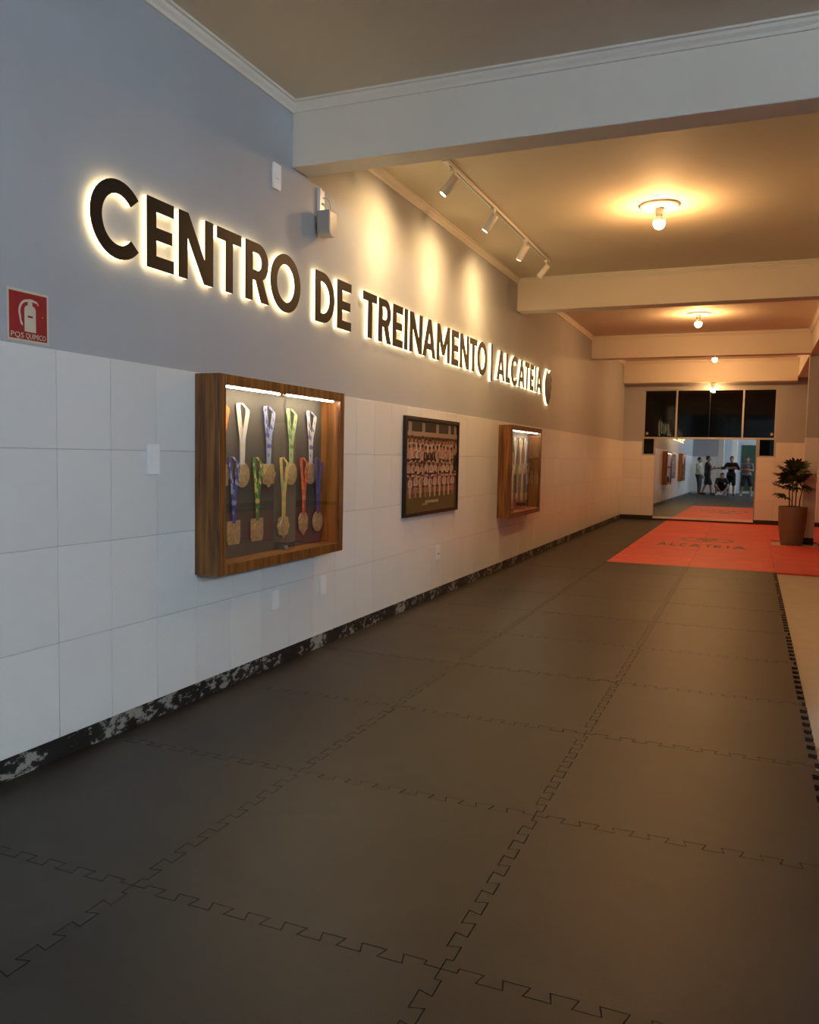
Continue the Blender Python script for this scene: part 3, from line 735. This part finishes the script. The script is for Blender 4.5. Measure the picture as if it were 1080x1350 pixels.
def text_mesh(txt, size, name):
    cu = bpy.data.curves.new(name, 'FONT'); cu.body = txt; cu.size = size; cu.extrude = .0003; cu.resolution_u = 2
    ob = bpy.data.objects.new(name, cu); COL.objects.link(ob)
    dg = bpy.context.evaluated_depsgraph_get(); dg.update()
    m_ = bpy.data.meshes.new_from_object(ob.evaluated_get(dg)); bpy.data.objects.remove(ob); bpy.data.curves.remove(cu); m_.materials.clear()
    xs = [v.co.x for v in m_.vertices]; x0, x1 = min(xs), max(xs)
    for v in m_.vertices: v.co.x -= x0
    return m_, x1 - x0
for txt, a, b in (('PQS', .016, .078), ('QUIMICO', .088, .188)):
    m_, w = text_mesh(txt, .030, 'sign_text'); m_.transform(Matrix.Diagonal(((b - a) / w, 1, 1, 1))); m_.transform(WALL_M); m_.transform(Matrix.Translation((.0040, a, .0155)))
    link('sign_text', m_, 'sign_cream', fs)
MB().tube([(.003, .172, .108), (.005, .172, .108)], .0022, 8).build('screw', 'sign_cream', fs)

# ------------------------------------------------------------------ switches, outlets, siren
def plate(name, label, cat, y, z, w, h, x=0.0095, keys=0, holes=0, mat='plate_white'):
    t = thing(name, label, cat, (x, y, z))
    MB().box(0, -w/2, -h/2, .014, w/2, h/2).bevel(.003, 2).build('cover_plate', mat, t)
    for k in range(keys):
        zc = (k - (keys - 1) / 2) * .032
        MB().box(.014, -w * .28, zc - .013, .018, w * .28, zc + .013).bevel(.002, 1).build('rocker', mat, t)
    for k in range(holes):
        MB().tube([(.0135, (k - (holes-1)/2) * .02, -.01), (.0148, (k - (holes-1)/2) * .02, -.01)], .006, 10).build('socket_hole', 'dark_plastic', t)
    return t
plate('light_switch', 'white light switch on the tiles left of the near display case', 'switch', 3.214, 1.279, .085, .145, keys=2)
plate('wall_outlet', 'white outlet plate high on the wall beside the first ceiling beam', 'outlet', 4.328, 2.955, .085, .15, x=0.0, keys=1, holes=2)
plate('wall_outlet', 'blank white outlet cover low on the tiles under the near display case', 'outlet', 4.335, .422, .075, .12)
plate('wall_outlet', 'blank white outlet cover low on the tiles at the near display case far corner', 'outlet', 4.945, .427, .08, .125)
plate('wall_outlet', 'white outlet with dark sockets low on the tiles below the framed photo', 'outlet', 7.18, .42, .09, .13, holes=3)
sv = thing('alarm_siren', 'grey rounded alarm box on a wall bracket with a looping cable', 'alarm', (0, 4.85, 2.72))
m = MB(); prof = [(-.06, .165), (.05, .165)] + [(.05, .05)] + [( -.005 + .055 * math.cos(a), .045 + .045 * math.sin(a)) for a in [-i * PI / 10 for i in range(1, 10)]] + [(-.06, .05)]
m.prism(prof, 'x', .025, .115).bevel(.006, 2).build('housing', 'grey_plastic', sv, smooth=False)
MB().box(0, -.03, .10, .026, .02, .14).build('bracket', 'grey_plastic', sv)
MB().box(0, -.012, .165, .022, .006, .32).build('conduit', 'white_plastic', sv)
MB().box(0, .012, .235, .018, .055, .315).bevel(.003, 1).build('junction_box', 'white_plastic', sv)
MB().box(0, .015, .175, .018, .055, .22).bevel(.003, 1).build('terminal_block', 'white_plastic', sv)
MB().box(.03, .0505, .02, .075, .058, .10).bevel(.002, 1).build('sticker', 'red_plastic', sv)
MB().tube([(.018, .03, .27), (.03, .07, .275), (.032, .105, .25), (.03, .115, .205), (.03, .09, .16), (.03, .055, .13)], .003, 6).build('cable', 'grey_plastic', sv)

# ------------------------------------------------------------------ potted palm
pl = thing('potted_palm', 'dark green fan palm in a tall taupe planter beside the column on red mats', 'plant', (3.33, 14.70, -0.023))
MB().lathe([(.150, 0), (.160, .01), (.188, .18), (.208, .40), (.216, .62), (.214, .635), (.198, .635), (.194, .60), (.19, .56)], seg=40, caps=False).build('pot', 'pot', pl, smooth=True)
MB().lathe([(.151, .0), (.151, .004)], seg=30).build('pot_base', 'pot', pl)
MB().lathe([(.192, .57), (.192, .578), (.1, .59), (.01, .592)], seg=24).build('soil', 'soil', pl)
def fan_mesh(nb, L, seed):
    rg = random.Random(seed); m = MB()
    for i in range(nb):
        a = math.radians(-78 + 156 * i / (nb - 1)) + rg.uniform(-.06, .06)
        l = L * (0.75 + .25 * math.cos(a)) * rg.uniform(.9, 1.08); d = Vector((math.sin(a), math.cos(a), 0)); s = Vector((d.y, -d.x, 0))
        prev = None
        for t, w in ((0.04, .005), (.3, .022), (.65, .023), (.9, .014), (1.0, .004)):
            c = d * (l * t) + Vector((0, 0, .05 * math.sin(t * 1.6) - .07 * t * t * l / L + .012 * t))
            cur = [m.bm.verts.new(c - s * w), m.bm.verts.new(c + Vector((0, 0, -.004))), m.bm.verts.new(c + s * w)]
            if prev:
                m.bm.faces.new((prev[0], prev[1], cur[1], cur[0])); m.bm.faces.new((prev[1], prev[2], cur[2], cur[1]))
            prev = cur
    return m.mesh('leaf')
fans = [fan_mesh(10, .22, 1), fan_mesh(9, .19, 2), fan_mesh(11, .22, 3)]
for f in fans: f.materials.append(M['leaf'])
young = fan_mesh(7, .2, 5); young.materials.append(M['leaf2'])
for k, (sx, sy) in enumerate(((-.05, .02), (.03, -.03), (.09, .04), (-.01, .08))):
    MB().tube([(sx, sy, .57), (sx * 1.1, sy * 1.2, .75), (sx * 1.5, sy * 1.6, (.98, 1.12, .95, 1.0)[k])], .011, 7, .008).build('stem', 'stem', pl)
rg = random.Random(11)
leaves = [(-.28, -.05, 1.16, 100), (-.30, -.1, 1.0, 110), (-.16, .08, 1.26, 60), (-.02, -.08, 1.30, 10), (.07, .02, 1.33, -15), (.20, -.02, 1.20, -70), (.22, -.05, 1.02, -100),
          (.14, .12, 1.10, -60), (-.12, -.16, 1.10, 130), (.02, -.18, 1.12, 178), (.10, -.16, 1.00, -150), (-.20, -.06, .86, 110), (-.08, .14, 1.14, 30), (.0, .0, 1.24, 90), (.10, -.08, 1.20, -120), (-.10, -.06, 1.18, 150), (.03, -.05, 1.05, -170), (-.22, .05, 1.08, 80),
          (-.05, -.10, 1.26, 60), (.02, -.10, 1.20, -40), (.06, .06, 1.27, 20), (-.08, .02, 1.10, 100), (.24, .04, 1.12, -85), (.18, -.10, 1.10, -110), (-.24, -.02, 1.22, 75), (-.03, -.14, 1.02, 165), (.12, .0, 1.30, -50), (.0, -.12, 1.33, 170)]
for k, (lx, ly, lz, az) in enumerate(leaves):
    base = Vector((lx * .55, ly * .55, lz - .08)); az = math.radians(az)
    root = Vector(((-.05, .03, .09, -.01)[k % 4] * 1.3, (.02, -.03, .04, .08)[k % 4] * 1.4, min(.95, lz - .15)))
    pt = MB().tube([root, (root + base) / 2 + Vector((0, 0, .03)), base], .004, 5, .003).build('petiole', 'stem', pl)
    o = link('leaf', young if k in (9, 10, 14) else fans[k % 3], None, pl, base)
    o.rotation_euler = (math.radians(rg.uniform(5, 58) if lz > 1.08 else rg.uniform(-15, 30)), rg.uniform(-.3, .3), az)

# ------------------------------------------------------------------ people near the camera, seen in the mirror
def capsule(bm, a, b, ra, rb, seg=12):
    a, b = Vector(a), Vector(b); d = b - a
    L = d.length; d = d / L if L > 1e-6 else Vector((0, 0, 1))
    x = d.orthogonal().normalized(); y = d.cross(x); rings = []
    prof = [(-ra * math.cos(t), ra * math.sin(t)) for t in (.25, .7, 1.15)] + [(0, ra), (L, rb)] + [(L + rb * math.cos(t), rb * math.sin(t)) for t in (1.15, .7, .25)]
    for h, r in prof:
        rings.append([bm.verts.new(a + d * h + (x * math.cos(2*PI*k/seg) + y * math.sin(2*PI*k/seg)) * r) for k in range(seg)])
    for i in range(len(rings) - 1):
        for k in range(seg): bm.faces.new((rings[i][k], rings[i][(k+1) % seg], rings[i+1][(k+1) % seg], rings[i+1][k]))
    bm.faces.new(rings[0][::-1]); bm.faces.new(rings[-1])
def blob(bm, c, r, sc=(1, 1, 1)):
    bmesh.ops.create_uvsphere(bm, u_segments=16, v_segments=10, radius=r, matrix=Matrix.Translation(c) @ Matrix.Diagonal((*sc, 1)))
def remeshed(bm, name, voxel, smooth=4):
    bmesh.ops.recalc_face_normals(bm, faces=bm.faces)
    me = bpy.data.meshes.new(name); bm.to_mesh(me); bm.free()
    ob = bpy.data.objects.new(name, me); COL.objects.link(ob)
    r = ob.modifiers.new('remesh', 'REMESH'); r.mode = 'VOXEL'; r.voxel_size = voxel; r.use_smooth_shade = True
    s = ob.modifiers.new('smooth', 'SMOOTH'); s.factor = .5; s.iterations = smooth
    dg = bpy.context.evaluated_depsgraph_get(); dg.update()
    out = bpy.data.meshes.new_from_object(ob.evaluated_get(dg)); bpy.data.objects.remove(ob); out.name = name
    return out
def hand(bm, w, d, up, s, curl=.35):
    """w wrist, d direction of the hand, up = back-of-hand normal, s = +1/-1 thumb side"""
    d = Vector(d).normalized(); up = Vector(up); up = (up - d * up.dot(d)).normalized(); side = d.cross(up) * s; w = Vector(w)
    for k in (-.024, 0, .024): capsule(bm, w + side * k * .6 + d * .02, w + side * k + d * .085, .017, .015, 8)
    for i, (k, L) in enumerate(((.033, .066), (.011, .076), (-.011, .070), (-.033, .055))):
        b = w + side * k + d * .088; m1 = b + (d * math.cos(curl) - up * math.sin(curl)) * L * .5; e1 = m1 + (d * math.cos(2.4*curl) - up * math.sin(2.4*curl)) * L * .5
        capsule(bm, b, m1, .0092, .0085, 8); capsule(bm, m1, e1, .0085, .0075, 8)
    b = w + side * .025 + d * .03; m1 = b + (side * .8 + d * .6).normalized() * .035; e1 = m1 + (side * .3 + d * .9 - up * .3).normalized() * .03
    capsule(bm, b, m1, .0115, .010, 8); capsule(bm, m1, e1, .010, .008, 8)
def person(label, loc, rz, J, skin, hair, shirt, shorts, shoes, sleeve=.65, legcover=.95, hold=None, hscale=1.0):
    t = thing('person', label, 'person', loc, None, rz)
    t.scale = (hscale,) * 3
    mk = lambda n, c, r=.6: plain(n, c, r)
    V = {k: Vector(v) for k, v in J.items() if len(v) == 3}
    bm = bmesh.new()
    pel, ch, nk, hd = V['pelvis'], V['chest'], V['neck'], V['head']
    fwd = V.get('look', Vector((0, 1, 0))).normalized()
    capsule(bm, pel + Vector((-.06, 0, 0)), pel + Vector((.06, 0, 0)), .115, .115)
    capsule(bm, pel, (pel + ch) / 2, .125, .12); capsule(bm, (pel + ch) / 2, ch, .12, .135)
    capsule(bm, V['shl'] * .75 + ch * .25, V['shr'] * .75 + ch * .25, .085, .085); capsule(bm, ch, nk, .10, .055); capsule(bm, nk, hd, .052, .055)
    blob(bm, hd + Vector((0, 0, .02)), .105, (.76, .92, 1.08)); blob(bm, hd + fwd * .03 + Vector((0, 0, -.05)), .072, (.82, .9, .95))
    sd = fwd.cross(Vector((0, 0, 1)))
    capsule(bm, hd + fwd * .097 + Vector((0, 0, .012)), hd + fwd * .118 + Vector((0, 0, -.025)), .010, .015, 8)
    capsule(bm, hd + fwd * .092 + Vector((0, 0, -.062)) - sd * .02, hd + fwd * .092 + Vector((0, 0, -.062)) + sd * .02, .009, .009, 8)
    for s in (-1, 1): blob(bm, hd + sd * s * .082 + Vector((0, 0, -.01)), .03, (.45, .7, 1.1))
    for s, a in (('l', -1), ('r', 1)):
        sh, el, wr = V['sh' + s], V['el' + s], V['wr' + s]
        capsule(bm, sh, el, .056, .042); capsule(bm, el, wr, .042, .028)
        hd_d = V.get('hd' + s, wr - el); hand(bm, wr, hd_d, V.get('up' + s, Vector((a, 0, .2))), 1 if a < 0 else -1, J.get('curl' + s, (.35,))[0])
        hp, kn, an, to = V['hp' + s], V['kn' + s], V['an' + s], V['to' + s]
        capsule(bm, hp, kn, .088, .056); capsule(bm, kn, kn * .65 + an * .35, .054, .056); capsule(bm, kn * .65 + an * .35, an, .056, .036)
        capsule(bm, an, to, .038, .028)
    link('body', remeshed(bm, 'body', .009), mk('skin', skin, .55), t)
    bm = bmesh.new()      # shirt
    capsule(bm, pel + Vector((-.06, 0, .02)), pel + Vector((.06, 0, .02)), .135, .135); capsule(bm, pel, (pel + ch) / 2, .142, .138); capsule(bm, (pel + ch) / 2, ch, .138, .152)
    capsule(bm, V['shl'] * .8 + ch * .2, V['shr'] * .8 + ch * .2, .098, .098)
    for s in 'lr':
        sh, el = V['sh' + s], V['el' + s]; capsule(bm, sh, sh + (el - sh) * sleeve, .074, .068)
    link('shirt', remeshed(bm, 'shirt', .014, 3), mk('shirt_cloth', shirt, .8), t)
    bm = bmesh.new()
    capsule(bm, pel + Vector((-.06, 0, -.03)), pel + Vector((.06, 0, -.03)), .138, .138)
    for s in 'lr':
        hp, kn, an = V['hp' + s], V['kn' + s], V['an' + s]
        if legcover <= 1: capsule(bm, hp, hp + (kn - hp) * legcover, .112, .095)
        else: capsule(bm, hp, kn, .108, .075); capsule(bm, kn, kn + (an - kn) * (legcover - 1), .075, .06)
    link('trousers' if legcover > 1 else 'shorts', remeshed(bm, 'shorts', .014, 3), mk('shorts_cloth', shorts, .8), t)
    bm = bmesh.new(); blob(bm, hd + Vector((0, 0, .045)) - fwd * .018, .112, (.80, .92, .98)); me_ = bpy.data.meshes.new('hair')
    bmesh.ops.bisect_plane(bm, geom=bm.verts[:] + bm.edges[:] + bm.faces[:], plane_co=hd + Vector((0, 0, .035)) + fwd * .05, plane_no=(fwd * .75 - Vector((0, 0, 1))).normalized(), clear_outer=True)
    bm.to_mesh(me_); bm.free()
    for p in me_.polygons: p.use_smooth = True
    link('hair', me_, mk('hair_tone', hair, .6), t)
    for s in (-1, 1):
        MB().sphere(hd + fwd * .088 + sd * s * .033 + Vector((0, 0, .012)), .011, 10).build('eye', 'dark_plastic', t, smooth=True)
    for s in 'lr':
        an, to = V['an' + s], V['to' + s]
        bm = bmesh.new(); capsule(bm, an + Vector((0, 0, -.02)), to, .046, .036); capsule(bm, an + Vector((0, 0, -.035)) - (to - an).normalized() * .03, to, .036, .034)
        zmin = min(v.co.z for v in bm.verts)
        for v in bm.verts: v.co.z = max(v.co.z, 0.004)
        link('shoe', remeshed(bm, 'shoe', .01, 2), mk('shoe_tone', shoes, .6), t)
    return t
def stand(**kw):
    J = dict(pelvis=(0, 0, .93), chest=(0, 0, 1.27), neck=(0, 0, 1.46), head=(0, .02, 1.60), shl=(-.18, 0, 1.40), shr=(.18, 0, 1.40), ell=(-.23, -.02, 1.12), elr=(.23, -.02, 1.12),
             wrl=(-.24, .06, .88), wrr=(.24, .06, .88), hpl=(-.09, 0, .90), hpr=(.09, 0, .90), knl=(-.11, .02, .50), knr=(.11, .02, .50), anl=(-.12, -.02, .09), anr=(.12, -.02, .09),
             tol=(-.14, .13, .036), tor=(.14, .13, .036))
    J.update(kw); return J
SKN = (.36, .19, .125); HAIR = (.012, .009, .008); BK = (.010, .010, .012); GY = (.16, .16, .17)
person('person in grey shirt and black shorts with hands together, rightmost in the mirror', (2.38, -0.95, 0.0), 0.0,
       stand(ell=(-.22, .10, 1.14), elr=(.24, .10, 1.14), wrl=(-.10, .28, 1.16), wrr=(.10, .28, 1.16), hdl=(.8, .4, .2), hdr=(-.8, .4, .2), curll=(.7,), curlr=(.7,), knl=(-.16, .03, .5), knr=(.16, .03, .5), anl=(-.2, 0, .09), anr=(.2, 0, .09), tol=(-.23, .15, .036), tor=(.23, .15, .036)),
       SKN, HAIR, GY, BK, (.5, .5, .5))
# arms folded, black shirt
person('person in black shirt standing with arms folded, second from right in the mirror', (1.74, -1.2, 0.0), 0.05,
       stand(ell=(-.30, .08, 1.20), elr=(.30, .08, 1.20), wrl=(.08, .20, 1.24), wrr=(-.08, .22, 1.20), hdl=(1, .1, .1), hdr=(-1, .1, .1), upl=(0, 1, 0), upr=(0, 1, 0)),
       SKN, HAIR, BK, BK, BK, sleeve=.98)
# crouching
person('crouching person in black reaching down to the mats, lowest in the mirror', (1.33, -0.8, 0.0), -0.25,
       stand(pelvis=(0, -.12, .34), chest=(0, .10, .62), neck=(0, .20, .76), head=(0, .27, .86), shl=(-.18, .16, .71), shr=(.18, .16, .71), ell=(-.26, .30, .46), elr=(.26, .30, .46),
             wrl=(-.12, .40, .24), wrr=(.12, .40, .24), hpl=(-.09, -.1, .32), hpr=(.09, -.1, .32), knl=(-.22, .24, .46), knr=(.22, .24, .46), anl=(-.17, .0, .09), anr=(.17, .0, .09),
             tol=(-.2, .15, .036), tor=(.2, .15, .036), look=(0, .9, -.2)), SKN, HAIR, BK, BK, (.5, .5, .5))
# side stance holding a pad
person('person in black shorts holding out a dark pad, second from left in the mirror', (.74, -1.4, 0.0), -PI / 2 + .15,
       stand(ell=(-.18, .20, 1.16), wrl=(-.10, .42, 1.20), elr=(.24, .12, 1.14), wrr=(.08, .26, 1.22), hdl=(0, 1, 0), anl=(-.14, .22, .09), tol=(-.14, .37, .036), anr=(.14, -.24, .09), tor=(.14, -.09, .036), knl=(-.13, .16, .50), knr=(.13, -.08, .50)),
       SKN, HAIR, (.035, .028, .02), BK, BK)
pad = thing('focus_pad', 'dark round training pad held by the person in a side stance', 'pad', (1.35, -1.335, 1.215))
MB().sphere((0, 0, 0), .085, 18, (.55, 1, 1)).build('cushion', 'dark_plastic', pad, smooth=True)
MB().tube([(-.045, 0, -.06), (-.08, 0, 0), (-.045, 0, .06)], .012, 8).build('strap', 'dark_plastic', pad)
# slim person at left
person('slim person in pale shirt and dark trousers, leftmost in the mirror', (.34, -2.05, 0.0), -PI / 2 + .4,
       stand(knl=(-.10, .06, .50), anl=(-.10, .08, .09), tol=(-.11, .23, .036), ell=(-.22, .04, 1.13), wrl=(-.18, .18, .95)),
       (.45, .27, .19), HAIR, (.42, .42, .34), (.02, .022, .03), BK, legcover=1.9, hscale=.97)
# green panel and posts at the back
gp = thing('padded_panel', 'dark green panel on the back wall of the hall, seen in the mirror', 'panel', (2.75, BACK_Y, 0.1))
MB().box(-.72, 0, 0, .72, .05, 2.3).bevel(.01, 2).build('cushion', 'green', gp)
MB().box(-.75, 0, -.03, .75, .03, 0).build('rail', 'alu', gp)
for cx_, cy_ in ((1.10, -2.85), (1.62, -5.0)):
    tag(MB().box(cx_, cy_, -0.045, cx_ + .25, cy_ + .25, CEIL).bevel(.01, 2).build('column', 'trim'), kind='structure')
